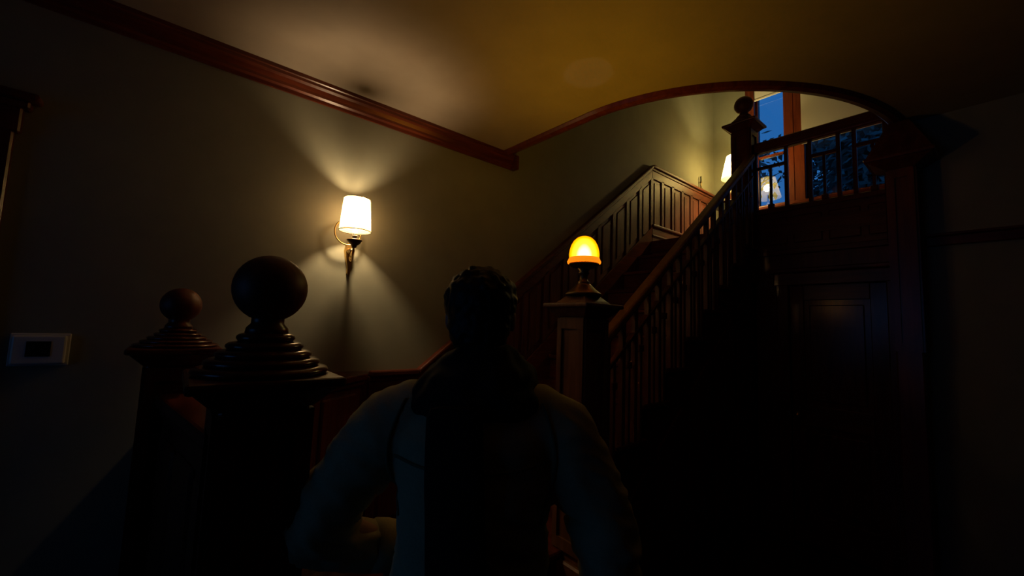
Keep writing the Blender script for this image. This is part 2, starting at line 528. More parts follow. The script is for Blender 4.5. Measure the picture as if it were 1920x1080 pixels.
# ------------------------------------------------------------------ wainscot on the left wall
wn_ = struct_empty('trim_4', (XW, 2.6, 0), 'dark panelled wainscot climbing the wall beside the stairs')
CAPH = 0.85
YK = 1.206                     # where the level part meets the slope
ZK = nosing(YK) + CAPH
def capz(y):
    if y < YK: return ZK
    return min(nosing(y) + CAPH, ZL + CAPH)
outline = [(0.02, 0.0), (YB, 0.0), (YB, ZL + CAPH - 0.04), (YL, ZL + CAPH - 0.04), (YK, ZK - 0.04), (0.02, ZK - 0.04)]
MB().prism_x(XW, XW + 0.012, outline).build('back_board', M['satin'], wn_)
def capseg(y0, y1, nm):
    z0, z1 = capz(y0), capz(y1)
    MB().prism_x(XW, XW + 0.055, [(y0, z0 - 0.032), (y1, z1 - 0.032), (y1, z1), (y0, z0)]).build(nm, M['satin_y'], wn_, 0.008, 2)
    MB().prism_x(XW, XW + 0.034, [(y0, z0 - 0.060), (y1, z1 - 0.060), (y1, z1 - 0.032), (y0, z0 - 0.032)]).build('cap_moulding', M['satin_y'], wn_, 0.004)
    MB().prism_x(XW, XW + 0.026, [(y0, z0 - 0.15), (y1, z1 - 0.15), (y1, z1 - 0.06), (y0, z0 - 0.06)]).build('top_rail', M['satin_y'], wn_, 0.004)
capseg(0.90, YK, 'cap'); capseg(YK, YL, 'cap'); capseg(YL, YB, 'cap')
def base(y):
    if y < 1.38: return 0.391
    return min(nosing(y) + 0.16, ZL + 0.0)
ys = [0.95, 1.206]
y = 1.206
while y < YL - 0.1:
    y += 0.2225; ys.append(y)
ys[-1] = YL
y = YL
while y < YB - 0.1:
    y += 0.2186; ys.append(y)
for i, y in enumerate(ys):
    zb, zt = base(y), capz(y) - 0.13
    w = 0.026
    MB().prism_x(XW, XW + 0.026, [(y - w, base(y - w)), (y + w, base(y + w)), (y + w, capz(y + w) - 0.13), (y - w, capz(y - w) - 0.13)]).build('stile', M['satin'], wn_, 0.004)
    if i < len(ys) - 1:
        y0, y1 = y + 0.052, ys[i + 1] - 0.052
        if y1 - y0 > 0.04:
            MB().prism_x(XW + 0.01, XW + 0.021, [(y0, base(y0) + 0.05), (y1, base(y1) + 0.05), (y1, capz(y1) - 0.185), (y0, capz(y0) - 0.185)]).build('panel', M['satin'], wn_, 0.009)
# landing base board with two mouldings
MB().box(XW, XW + 0.03, YL, YB, ZL, ZL + 0.15).build('base_board', M['satin_y'], wn_, 0.004)
MB().box(XW, XW + 0.045, YL, YB, ZL + 0.165, ZL + 0.195).build('base_moulding', M['satin_y'], wn_, 0.008, 2)
MB().box(XW, XW + 0.04, YL, YB, ZL + 0.06, ZL + 0.08).build('base_bead', M['satin_y'], wn_, 0.006, 2)

M['ledge'] = wood('ledge_varnish', (0.075, 0.014, 0.007), (0.16, 0.034, 0.014), rough=0.14, scale=(9, 0.9, 9))
# boxed half wall beside the platform, between the small newel and the left wall
hw = thing('half_wall', 'dark panelled half wall with a ledge under the sconce', 'half wall', (-2.2, 0.45, 0))
led = [(XW, 0.10), (-2.06, 0.10), (-2.045, 0.55), (-2.26, 0.85), (XW, 0.90)]
inn = [(XW, 0.12), (-2.10, 0.12), (-2.085, 0.53), (-2.285, 0.82), (XW, 0.86)]
MB().prism_z(0.391, 1.265, inn).build('body', M['wood'], hw)
MB().prism_z(1.265, 1.30, led).build('ledge', M['ledge'], hw, 0.008, 2)
MB().prism_z(1.235, 1.265, [(XW, 0.11), (-2.08, 0.11), (-2.065, 0.54), (-2.27, 0.835), (XW, 0.88)]).build('ledge_moulding', M['wood_y'], hw, 0.006)
for a, b in (((-2.093, 0.16), (-2.088, 0.48)), ((-2.115, 0.575), (-2.262, 0.785))):
    A, B = Vector((a[0], a[1], 0)), Vector((b[0], b[1], 0)); d = (B - A).normalized(); nrm = Vector((d.y, -d.x, 0)) * 0.012
    for z0, z1 in ((0.46, 0.80), (0.86, 1.20)):
        q = [A - nrm, B - nrm, B + nrm, A + nrm]
        MB().prism_z(z0, z1, [(p.x, p.y) for p in q]).build('panel', M['wood'], hw, 0.008)
# half wall between the two ball newels
hb = thing('half_wall', 'dark panelled half wall joining the two ball topped newel posts', 'half wall', (-1.58, 0.09, 0))
def bar(p0, p1, w, z0, z1):
    A, B = Vector((p0[0], p0[1], 0)), Vector((p1[0], p1[1], 0)); d = (B - A).normalized(); s = Vector((-d.y, d.x, 0)) * w
    return MB().prism_z(z0, z1, [(p.x, p.y) for p in (A - s, B - s, B + s, A + s)])
PA, PB = (-1.98, 0.027), (-1.19, 0.155)
bar(PA, PB, 0.03, 0.0, 1.255).build('body', M['wood'], hb)
bar(PA, PB, 0.06, 1.255, 1.30).build('cap', M['wood_h'], hb, 0.01, 2)
bar(PA, PB, 0.045, 1.225, 1.255).build('cap_moulding', M['wood_h'], hb, 0.006)
dv = Vector((PB[0] - PA[0], PB[1] - PA[1], 0))
for i in range(3):
    t0, t1 = 0.04 + i * 0.325, 0.04 + i * 0.325 + 0.28
    for z0, z1 in ((0.10, 0.60), (0.68, 1.16)):
        bar((PA[0] + dv.x * t0, PA[1] + dv.y * t0), (PA[0] + dv.x * t1, PA[1] + dv.y * t1), 0.042, z0, z1).build('panel', M['wood'], hb, 0.009)

# ------------------------------------------------------------------ newel posts
M['ring'] = wood('polished_mahogany', (0.075, 0.014, 0.007), (0.16, 0.034, 0.014), rough=0.2)
def newel(cx, cy, z0, ze, label, top='ball', half=0.085, cap=0.145, mat=None, zpeak=None, br=0.078, st=0.018):
    """square panelled newel: ze = underside of the cap"""
    mat = mat or M['wood']
    t = thing('newel_post', label, 'newel post', (cx, cy, z0), 'square newel posts of the staircase')
    shf = MB().box(cx - half, cx + half, cy - half, cy + half, z0, ze).build('shaft', mat, t, 0.006)
    if ze - z0 > 0.7:
        MB().box(cx - half - 0.02, cx + half + 0.02, cy - half - 0.02, cy + half + 0.02, z0, z0 + 0.16).build('plinth', mat, t, 0.008)
    # raised frame around a sunk panel on each face
    pz1 = ze - 0.10; pz0 = max(z0 + 0.22, pz1 - 0.95)
    w = half - 0.028
    if pz1 - pz0 > 0.2:
        for s in (-1, 1):
            for ax in (0, 1):
                m = MB()
                def slab(a0, a1, b0, b1, m=m, s=s, ax=ax):
                    d0, d1 = sorted((s * half, s * (half + 0.010)))
                    if ax == 0: m.box(cx + d0, cx + d1, cy + a0, cy + a1, b0, b1)
                    else: m.box(cx + a0, cx + a1, cy + d0, cy + d1, b0, b1)
                slab(-half, -w, pz0, pz1); slab(w, half, pz0, pz1)
                slab(-half, half, pz1, pz1 + 0.05); slab(-half, half, pz0 - 0.05, pz0)
                m.build('panel_frame', mat, shf)
    # neck mouldings, cap, stepped pyramid
    MB().frustum(cx, cy, ze - 0.045, ze, half + 0.006, cap - 0.012).build('neck_moulding', mat, t, 0.004)
    MB().box(cx - cap, cx + cap, cy - cap, cy + cap, ze, ze + 0.022).build('cap', mat, t, 0.007, 2)
    if top == 'flat':
        MB().frustum(cx, cy, ze + 0.022, zpeak, cap - 0.01, 0.045).build('pyramid', mat, t)
        return t
    if top == 'lamp':
        m = MB(); z = ze + 0.022
        for h0, h1, dz in ((cap - 0.045, cap - 0.055, 0.014), (cap - 0.058, 0.052, 0.030)):
            m.frustum(cx, cy, z, z + dz, h0, h1); z += dz
        m.build('stepped_top', mat, t)
        return t
    z = ze + 0.022
    for h, dz in ((cap - 0.008, st), (cap - 0.028, st), (cap - 0.047, st), (cap - 0.066, st), (0.060, st + 0.002)):
        MB().lathe(cx, cy, [(h - 0.016, z), (h - 0.004, z + dz * 0.1), (h, z + dz * 0.4), (h - 0.001, z + dz * 0.65), (h - 0.006, z + dz * 0.88), (h - 0.014, z + dz), (h - 0.030, z + dz + 0.002)], 40).build('cap_ring', M['ring'], t); z += dz
    bz = z + 0.030
    MB().lathe(cx, cy, [(0.045, z - 0.002), (0.043, z + 0.012), (0.034, z + 0.022), (0.034, z + 0.034), (0.040, z + 0.045)]).build('collar', mat, t)
    MB().ball((cx, cy, z + 0.026 + br), br, 28, 18).build('ball', M['satin'], t)
    return t

newel(-1.10, 0.168, 0.0, 1.445, 'ball topped newel post nearest the camera, beside the person')
newel(-2.06, 0.014, 0.0, 1.445, 'smaller looking ball topped newel post standing nearer the sconce wall', half=0.08, cap=0.14, br=0.066, st=0.0135)
NX, NY = -1.31, 1.53
newel(NX, NY, 0.391, 1.690, 'newel post at the foot of the stairs topped by the amber lamp', 'lamp', half=0.082, cap=0.14, mat=M['rail'])
newel(-1.43, 3.83, 2.02, 3.452, 'ball topped newel post at the head of the stairs before the window', half=0.075, cap=0.14)
newel(-0.345, 3.215, 0.0, 2.63, 'tall dark post with a flared cap under the ceiling by the closet door', 'flat', half=0.055, cap=0.15, zpeak=ZC - 0.03)

# ------------------------------------------------------------------ stair railing
sr = thing('stair_railing', 'sloping wooden handrail with square balusters between lamp newel and landing', 'railing', (XS, 2.6, 0))
def railz(y): return 2.326 + 0.79 * (y - 2.70)
XR = -1.345
y0, y1 = NY + 0.085, 3.755
MB().prism_x(XR - 0.035, XR + 0.035, [(y0, railz(y0) - 0.065), (y1, railz(y1) - 0.065), (y1, railz(y1)), (y0, railz(y0))]).build('handrail', M['rail'], sr, 0.016, 3)
MB().prism_x(XR - 0.018, XR + 0.018, [(y0, railz(y0) - 0.22), (y1, railz(y1) - 0.22), (y1, railz(y1) - 0.195), (y0, railz(y0) - 0.195)]).build('sub_rail', M['satin_y'], sr, 0.003)
i = 0
for k in range(9, 0, -1):
    yn = YL - RUN * k; zt = ZL - RISE * k
    for j, f in enumerate((0.10, 0.33, 0.56, 0.79)):
        yy = yn + f * RUN
        if yy < y0 + 0.05 or yy > y1 - 0.03: continue
        top = railz(yy) - 0.06 if j in (0, 2) else railz(yy) - 0.215
        w = 0.014 if j in (0, 2) else 0.010
        MB().box(XR - w, XR + w, yy - w, yy + w, zt, top).build('baluster' if j in (0, 2) else 'spindle', M['satin'], sr)
        if j in (1, 3):
            MB().box(XR - 0.018, XR + 0.018, yy - 0.018, yy + 0.018, railz(yy) - 0.36, railz(yy) - 0.32).build('spindle_block', M['satin'], sr, 0.004)

# landing railing: fretwork bays
lr = thing('landing_railing', 'dark fretwork railing along the landing in front of the windows', 'railing', (-0.9, YL, ZL))
LX0, LX1 = -1.36, -0.43
MB().box(LX0, LX1, 3.82, 3.88, 3.175, 3.275).build('handrail', M['wood_h'], lr, 0.014, 3)
for x in (-1.345, -1.112, -0.945, -0.762, -0.665, -0.455):
    MB().box(x - 0.013, x + 0.013, 3.837, 3.863, ZL + 0.13, 3.18).build('baluster', M['wood'], lr)
for a, b in ((-1.345, -1.112), (-0.945, -0.762), (-0.665, -0.455)):
    MB().box(a, b, 3.84, 3.86, 3.03, 3.056).build('cross_bar', M['wood_h'], lr)
    c = (a + b) / 2
    MB().box(c - 0.009, c + 0.009, 3.841, 3.859, ZL + 0.13, 3.03).build('spindle', M['wood'], lr)
    MB().box(c - 0.022, c + 0.022, 3.832, 3.868, ZL + 0.13, ZL + 0.17).build('spindle_foot', M['wood'], lr, 0.004)
MB().box(-0.50, -0.36, 3.80, 3.90, ZL - 0.27, ZT).build('end_post', M['wood'], lr, 0.006)

# ------------------------------------------------------------------ closet under the landing
cw = MB()
cw.box(XS, -1.14, 3.85, 3.95, 0, 2.27).box(-0.50, -0.30, 3.85, 3.95, 0, 2.27).box(-1.14, -0.50, 3.85, 3.95, 2.02, 2.27)
struct(cw.build('wall_closet', M['wood']), 'dark wooden wall under the landing around the closet door')
struct(MB().box(-0.40, -0.30, 3.28, 3.86, 0, ZC + 0.24).build('trim_5', M['wood']), 'dark wooden corner post right of the closet door')
M['door'] = wood('door_varnish', (0.075, 0.014, 0.007), (0.16, 0.034, 0.014), rough=0.2)
dr = struct_empty('door_2', (-0.82, 3.85, 0), 'dark panelled closet door under the landing')
MB().box(-1.20, -1.115, 3.825, 3.85, 0, 2.05).build('casing', M['wood'], dr, 0.006)
MB().box(-0.52, -0.42, 3.825, 3.85, 0, 2.05).build('casing', M['wood'], dr, 0.006)
MB().box(-1.22, -0.40, 3.82, 3.85, 2.00, 2.10).build('head_casing', M['wood_h'], dr, 0.006)
MB().box(-1.25, -0.38, 3.79, 3.85, 2.10, 2.135).build('cornice', M['wood_h'], dr, 0.01, 2)
MB().box(-1.115, -0.52, 3.875, 3.90, 0.01, 2.00).build('door_board', M['door'], dr)
for x0, x1 in ((-1.115, -1.02), (-0.615, -0.52)):
    MB().box(x0, x1, 3.862, 3.88, 0.01, 2.00).build('door_stile', M['door'], dr, 0.004)
for z0, z1 in ((0.01, 0.25), (0.90, 1.06), (1.88, 2.00)):
    MB().box(-1.02, -0.615, 3.862, 3.88, z0, z1).build('door_rail', M['wood_h'], dr, 0.004)
for z0, z1 in ((0.29, 0.86), (1.10, 1.84)):
    MB().box(-0.985, -0.65, 3.866, 3.88, z0, z1).build('door_panel', M['door'], dr, 0.012)
MB().ball((-1.065, 3.815, 0.98), 0.028, 16, 10).tube([(-1.065, 3.865, 0.98), (-1.065, 3.82, 0.98)], 0.011).build('knob', M['brass'], dr)

# door at the far left, on the sconce wall
d1 = struct_empty('door_1', (XW, -1.05, 0), 'dark wooden doorway casing at the far left')
MB().box(XW, XW + 0.03, -0.645, -0.535, 0, 2.30).build('casing', M['wood'], d1, 0.006)
MB().box(XW, XW + 0.03, -1.56, -1.45, 0, 2.30).build('casing', M['wood'], d1, 0.006)
MB().box(XW, XW + 0.035, -1.58, -0.52, 2.26, 2.385).build('head_casing', M['wood_y'], d1, 0.006)
MB().box(XW, XW + 0.075, -1.61, -0.475, 2.385, 2.415).build('cornice', M['wood_y'], d1, 0.01, 2)
MB().box(XW, XW + 0.05, -1.59, -0.50, 2.355, 2.385).build('cornice_bed', M['wood_y'], d1, 0.006)
MB().box(XW, XW + 0.012, -1.45, -0.645, 0.01, 2.26).build('door_board', M['wood'], d1)
for z0, z1 in ((0.25, 1.0), (1.12, 2.1)):
    for ya in (-1.36, -1.02):
        MB().box(XW + 0.01, XW + 0.022, ya, ya + 0.28, z0, z1).build('door_panel', M['wood'], d1, 0.008)
struct(MB().box(XW, XW + 0.018, -0.535, 0.0, 0, 0.20).build('baseboard_left', M['wood_y']))

# ------------------------------------------------------------------ windows on the landing
def window(name, x0, x1, label, bars):
    t = struct_empty(name, ((x0 + x1) / 2, YB, WZ[0]), label)
    MB().box(x0 - 0.09, x0 + 0.012, YB - 0.03, YB + 0.06, WZ[0] - 0.02, WZ[1] + 0.1).build('casing', M['wood'], t, 0.006)
    MB().box(x1 - 0.012, x1 + 0.09, YB - 0.03, YB + 0.06, WZ[0] - 0.02, WZ[1] + 0.1).build('casing', M['wood'], t, 0.006)
    MB().box(x0 - 0.09, x1 + 0.09, YB - 0.03, YB + 0.06, WZ[1], WZ[1] + 0.12).build('head_casing', M['wood_h'], t, 0.006)
    MB().box(x0 - 0.10, x1 + 0.10, YB - 0.07, YB + 0.10, WZ[0] - 0.04, WZ[0]).build('sill', M['wood_h'], t, 0.008, 2)
    MB().box(x0 - 0.09, x1 + 0.09, YB - 0.03, YB, WZ[0] - 0.14, WZ[0] - 0.04).build('apron', M['wood_h'], t, 0.005)
    f = MB()
    f.box(x0, x0 + 0.03, YB + 0.05, YB + 0.09, WZ[0], WZ[1]).box(x1 - 0.03, x1, YB + 0.05, YB + 0.09, WZ[0], WZ[1])
    f.box(x0, x1, YB + 0.05, YB + 0.09, WZ[0], WZ[0] + 0.04).box(x0, x1, YB + 0.05, YB + 0.09, WZ[1] - 0.04, WZ[1])
    fo = f.build('sash', M['wood'], t)
    for z in bars:
        MB().box(x0, x1, YB + 0.055, YB + 0.085, z - 0.015, z + 0.015).build('meeting_rail', M['wood_h'], fo)
    MB().box(x0 + 0.02, x1 - 0.02, YB + 0.068, YB + 0.072, WZ[0] + 0.02, WZ[1] - 0.02).build('pane', M['glass'], t)
    return t
window('window_1', W1[0], W1[1], 'narrow landing window showing blue dusk sky', (3.78,))
window('window_2', W2[0], W2[1], 'wide landing window half covered by a cream roller blind', ())

def blind(x0, x1, z0, yb, label):
    t = thing('roller_blind', label, 'blind', ((x0 + x1) / 2, yb, WZ[1]), 'roller blinds on the landing windows')
    MB().add([(x0, yb, z0), (x1, yb, z0), (x1, yb, WZ[1]), (x0, yb, WZ[1])], [(0, 1, 2, 3)]).build('cloth', M['blind'], t)
    MB().box(x0, x1, yb - 0.006, yb + 0.006, z0 - 0.024, z0).build('hem_bar', M['blind'], t, 0.003)
    MB().lathe(0, 0, [(0.022, x0), (0.022, x1)], 16).build('roller', M['blind'], t)
    r = t.children[-1]
    r.data.transform(Matrix(((0, 0, 1, 0), (1, 0, 0, 0), (0, 1, 0, 0), (0, 0, 0, 1))))
    r.data.transform(Matrix.Translation((0, yb, WZ[1] + 0.01)))
    return t
blind(W1[0] + 0.005, W1[1] - 0.005, 4.535, YB - 0.005, 'cream roller blind rolled almost fully up in the narrow window')
blind(W2[0] - 0.01, W2[1] + 0.01, 3.80, YB - 0.045, 'cream roller blind pulled halfway down over the wide window')

# ------------------------------------------------------------------ trees outside
def tree(x, y, h, r, n, label, name, seed, z0=0.0, crown0=0.4):
    rnd = random.Random(seed)
    t = thing(name, label, 'tree', (x, y, z0), None)
    MB().tube([(x, y, z0), (x + 0.05, y, z0 + h * 0.4), (x - 0.05, y, z0 + h * 0.8), (x, y, z0 + h)], [r * 0.09, r * 0.07, r * 0.04, 0.01], 8).build('trunk', M['bark'], t)
    b = MB(); tips = []
    for i in range(26):
        zz = z0 + h * (crown0 + 0.6 * rnd.random()); a = rnd.uniform(0, 2 * pi)
        L = r * rnd.uniform(0.5, 1.0) * (1.15 - 0.6 * (zz - z0) / h)
        p0 = Vector((x, y, zz)); p1 = p0 + Vector((cos(a) * L * 0.5, sin(a) * L * 0.5, L * 0.25)); p2 = p0 + Vector((cos(a) * L, sin(a) * L, L * rnd.uniform(0.3, 0.7)))
        b.tube([p0, p1, p2], [r * 0.025, r * 0.016, 0.006], 5); tips += [p1, p2, (p1 + p2) / 2]
    b.build('branch', M['bark'], t)
    lf = MB()
    for i in range(n):
        c = rnd.choice(tips) + Vector((rnd.gauss(0, 1), rnd.gauss(0, 1), rnd.gauss(0, 1))) * r * (0.16 if n < 1000 else 0.30)
        s = rnd.uniform(0.07, 0.15)
        u = Vector((rnd.gauss(0, 1), rnd.gauss(0, 1), rnd.gauss(0, 1))).normalized()
        v = u.orthogonal().normalized()
        lf.add([c - u * s, c + v * s * 0.5, c + u * s, c - v * s * 0.5], [(0, 1, 2, 3)])
    lf.build('foliage', M['leaf'], t)
    return t
tree(-4.6, 12.6, 6.4, 1.5, 220, 'sparse tree seen through the narrow landing window against the sky', 'bare_tree', 3, crown0=0.5)
tree(-1.42, 10.0, 6.1, 1.0, 11000, 'dense dark tree outside the wide landing window, left one', 'leafy_tree', 5)
tree(1.2, 11.2, 6.2, 1.05, 6000, 'dense dark tree outside the wide landing window, right one', 'leafy_tree', 9)
tree(-2.25, 13.4, 7.4, 1.15, 9000, 'taller dense tree far behind the wide landing window', 'leafy_tree', 21)
struct(MB().box(-14, 14, 5.7, 30, -0.2, -0.05).build('ground', M['leaf']), 'dark lawn outside')

# ------------------------------------------------------------------ wall sconce
SX, SY = -2.262, 0.723
sc = thing('wall_sconce', 'lit brass wall sconce with a small cream drum shade on the left wall', 'sconce', (XW, SY, 2.0))
# back plate: shield on the wall with a long drop
m = MB()
pr_ = [(0.0, 1.845), (0.010, 1.86), (0.012, 1.90), (0.020, 1.93), (0.026, 1.955), (0.030, 1.985), (0.026, 2.015), (0.016, 2.035), (0.0, 2.045)]
vs = []
for d, sft in ((0.0, 1.0), (0.014, 0.8)):
    for hw_, z in pr_: vs.append((XW + d, SY + 0.02 - hw_ * sft, z))
    for hw_, z in reversed(pr_[1:-1]): vs.append((XW + d, SY + 0.02 + hw_ * sft, z))
nn = len(vs) // 2
m.add(vs, [tuple(range(nn - 1, -1, -1)), tuple(range(nn, 2 * nn))] + [(i, (i + 1) % nn, (i + 1) % nn + nn, i + nn) for i in range(nn)])
m.build('back_plate', M['brass'], sc)
MB().tube([(XW, SY + 0.02, 1.985), (XW + 0.035, SY + 0.02, 1.985)], [0.022, 0.016], 14).ball((XW + 0.04, SY + 0.02, 1.985), 0.017).build('boss', M['brass'], sc)
# scroll arm
arm = []
for i in range(25):
    t = i / 24
    a = -pi * 0.1 - t * pi * 0.95
    arm.append((XW + 0.04 + (SX - XW - 0.04) * t, SY + 0.02 - 0.02 * t, 1.985 - 0.055 * sin(pi * t) + 0.04 * t))
MB().tube(arm, 0.0065, 10).build('arm', M['brass'], sc)
sc2 = []
for i in range(30):
    t = i / 29; a = t * 3.4 * pi; r = 0.030 * (1 - 0.75 * t)
    sc2.append((XW + 0.06 + r * cos(a + pi), SY + 0.015, 1.955 + r * sin(a + pi) - 0.005))
MB().tube(sc2, 0.0045, 8).build('scroll', M['brass'], sc)
# big ring standing behind the shade
ring = [(XW + 0.055, SY - 0.012 + 0.072 * cos(2 * pi * i / 36), 2.085 + 0.072 * sin(2 * pi * i / 36)) for i in range(37)]
MB().tube(ring, 0.0042, 8).build('ring', M['brass'], sc)
MB().lathe(SX, SY, [(0.004, 1.985), (0.012, 1.99), (0.016, 2.002), (0.028, 2.010), (0.036, 2.022), (0.041, 2.030), (0.039, 2.033), (0.028, 2.020), (0.012, 2.018)], 28).build('drip_pan', M['bronze'], sc)
MB().lathe(SX, SY, [(0.012, 2.016), (0.012, 2.052), (0.014, 2.052), (0.014, 2.057)], 16).build('candle_tube', M['ceramic'], sc)
MB().lathe(SX, SY, [(0.011, 2.057), (0.013, 2.066)], 16).build('socket', M['brass'], sc)
MB().lathe(SX, SY, [(0.012, 2.066), (0.013, 2.09), (0.020, 2.13), (0.027, 2.165), (0.028, 2.188), (0.022, 2.206), (0.010, 2.217), (0.002, 2.219)], 20).build('bulb', M['bulb'], sc)
# shade, open above and below
sh = MB(); n = 48; z0, z1 = 2.080, 2.262
vs = []
for j in range(9):
    t = j / 8; r = 0.083 + (0.0685 - 0.083) * t
    for i in range(n):
        a = 2 * pi * i / n; rr = r + (0.0011 if i % 2 else -0.0011)
        vs.append((SX + rr * cos(a), SY + rr * sin(a), z0 + (z1 - z0) * t))
sh.add(vs, [(j * n + i, j * n + (i + 1) % n, (j + 1) * n + (i + 1) % n, (j + 1) * n + i) for j in range(8) for i in range(n)], True)
sho = sh.build('shade', M['shade'], sc)
for r, z, nm in ((0.084, z0, 'lower_trim'), (0.0695, z1, 'upper_trim')):
    MB().tube([(SX + r * cos(2 * pi * i / 48), SY + r * sin(2 * pi * i / 48), z) for i in range(49)], 0.0022, 6).build(nm, M['bronze'], sho)
MB().lathe(SX, SY, [(0.004, 2.252), (0.019, 2.255), (0.019, 2.260), (0.004, 2.270)], 16).tube([(SX - 0.0685, SY, 2.258), (SX + 0.0685, SY, 2.258)], 0.0018, 6).tube([(SX, SY - 0.0685, 2.258), (SX, SY + 0.0685, 2.258)], 0.0018, 6).build('shade_spider', M['bronze'], sho)
lamp_light('sconce_bulb_light', (SX, SY, 2.180), (1.0, 0.70, 0.38), P_SCONCE, 0.020, sc)

# ------------------------------------------------------------------ amber newel lamp
nl = thing('newel_lamp', 'glowing amber glass dome lamp on the newel post at the stair foot', 'lamp', (NX, NY, 1.756))
zb = 1.754
MB().lathe(NX, NY, [(0.088, zb), (0.090, zb + 0.006), (0.082, zb + 0.014), (0.060, zb + 0.030), (0.040, zb + 0.050), (0.030, zb + 0.060), (0.032, zb + 0.066),
                    (0.022, zb + 0.072), (0.019, zb + 0.098), (0.026, zb + 0.106), (0.028, zb + 0.114), (0.022, zb + 0.120), (0.036, zb + 0.132)], 28).build('stem', M['bronze'], nl)
zd = zb + 0.158
MB().lathe(NX, NY, [(0.036, zb + 0.132), (0.060, zb + 0.140), (0.074, zb + 0.152), (0.074, zb + 0.158), (0.070, zb + 0.156), (0.03, zb + 0.136)], 32, cap=False).build('gallery', M['bronze'], nl)
MB().lathe(NX, NY, [(0.074, zd), (0.081, zd), (0.083, zd + 0.008), (0.079, zd + 0.016), (0.0735, zd + 0.028), (0.070, zd + 0.028), (0.070, zd)], 40, cap=False).build('dome_rim', M['amber_rim'], nl)
prof = [(0.0735, zd + 0.028), (0.0745, zd + 0.045), (0.072, zd + 0.065), (0.065, zd + 0.090),
        (0.053, zd + 0.112), (0.036, zd + 0.128), (0.018, zd + 0.136), (0.002, zd + 0.138)]
MB().lathe(NX, NY, prof, 40, cap=False).build('dome', M['amber'], nl)
lamp_light('newel_bulb_light', (NX, NY, zd + 0.002), (1.0, 0.82, 0.55), P_NEWEL, 0.020, nl)

# ------------------------------------------------------------------ landing table and lamp
TX, TY = -1.95, 4.95
ZTB = ZL + 0.56
tb = thing('side_table', 'small dark side table in the landing corner under the table lamp', 'table', (TX, TY, ZL))
MB().lathe(TX, TY, [(0.23, ZTB - 0.025), (0.24, ZTB - 0.018), (0.24, ZTB - 0.006), (0.23, ZTB)], 32).build('table_top', M['wood'], tb)
MB().lathe(TX, TY, [(0.03, ZL + 0.12), (0.05, ZL + 0.17), (0.035, ZL + 0.26), (0.022, ZL + 0.34), (0.03, ZL + 0.42), (0.06, ZTB - 0.025)], 20).build('pedestal', M['wood'], tb)
for i in range(3):
    a = 2 * pi * i / 3 + 0.4
    MB().tube([(TX + 0.02 * cos(a), TY + 0.02 * sin(a), ZL + 0.16), (TX + 0.10 * cos(a), TY + 0.10 * sin(a), ZL + 0.12), (TX + 0.19 * cos(a), TY + 0.19 * sin(a), ZL + 0.018)], [0.022, 0.018, 0.016], 10).build('leg', M['wood'], tb)
tl = thing('table_lamp', 'lit white shaded table lamp on the landing beside the window', 'lamp', (TX, TY, ZTB))
MB().lathe(TX, TY, [(0.055, ZTB), (0.058, ZTB + 0.012), (0.030, ZTB + 0.022), (0.045, ZTB + 0.05), (0.068, ZTB + 0.10), (0.062, ZTB + 0.15), (0.035, ZTB + 0.20), (0.018, ZTB + 0.225), (0.022, ZTB + 0.235)], 28).build('lamp_base', M['ceramic'], tl)
MB().lathe(TX, TY, [(0.010, ZTB + 0.235), (0.010, ZTB + 0.38), (0.013, ZTB + 0.385)], 14).build('lamp_stem', M['brass'], tl)
n = 40; vs = []; z0, z1 = ZTB + 0.315, ZTB + 0.585
for j in range(7):
    t = j / 6; r = 0.150 - 0.058 * t
    for i in range(n):
        a = 2 * pi * i / n; vs.append((TX + r * cos(a), TY + r * sin(a), z0 + (z1 - z0) * t))
lsh = MB().add(vs, [(j * n + i, j * n + (i + 1) % n, (j + 1) * n + (i + 1) % n, (j + 1) * n + i) for j in range(6) for i in range(n)], True).build('lamp_shade', M['shade2'], tl)
MB().tube([(TX - 0.092, TY, z1), (TX + 0.092, TY, z1)], 0.002, 6).tube([(TX, TY - 0.092, z1), (TX, TY + 0.092, z1)], 0.002, 6).build('shade_spider', M['brass'], lsh)
lamp_light('table_bulb_light', (TX, TY, ZTB + 0.455), (1.0, 0.78, 0.30), P_TABLE, 0.050, tl)

# small dark candlestick on the wainscot cap
cs = thing('candlestick', 'small dark candlestick standing on the wainscot cap in the lamplight', 'candlestick', (XW + 0.028, 4.98, ZL + CAPH))
zc = ZL + CAPH
MB().lathe(XW + 0.028, 4.98, [(0.024, zc), (0.022, zc + 0.008), (0.008, zc + 0.018), (0.010, zc + 0.05), (0.007, zc + 0.08), (0.016, zc + 0.09), (0.016, zc + 0.096)], 14).build('holder', M['bronze'], cs)
MB().lathe(XW + 0.028, 4.98, [(0.009, zc + 0.096), (0.009, zc + 0.165), (0.004, zc + 0.170)], 12).build('candle', M['scarf'], cs)

# ------------------------------------------------------------------ thermostat
th = thing('thermostat', 'white wall thermostat with a dark square screen at the far left', 'thermostat', (XW, -0.395, 1.37))
MB().box(XW, XW + 0.006, -0.475, -0.315, 1.372, 1.498).build('wall_plate', M['white_plastic'], th, 0.003)
MB().box(XW + 0.006, XW + 0.026, -0.466, -0.324, 1.380, 1.490).build('housing', M['white_plastic'], th, 0.006, 2)
MB().box(XW + 0.024, XW + 0.028, -0.428, -0.364, 1.410, 1.468).build('screen', M['screen'], th)

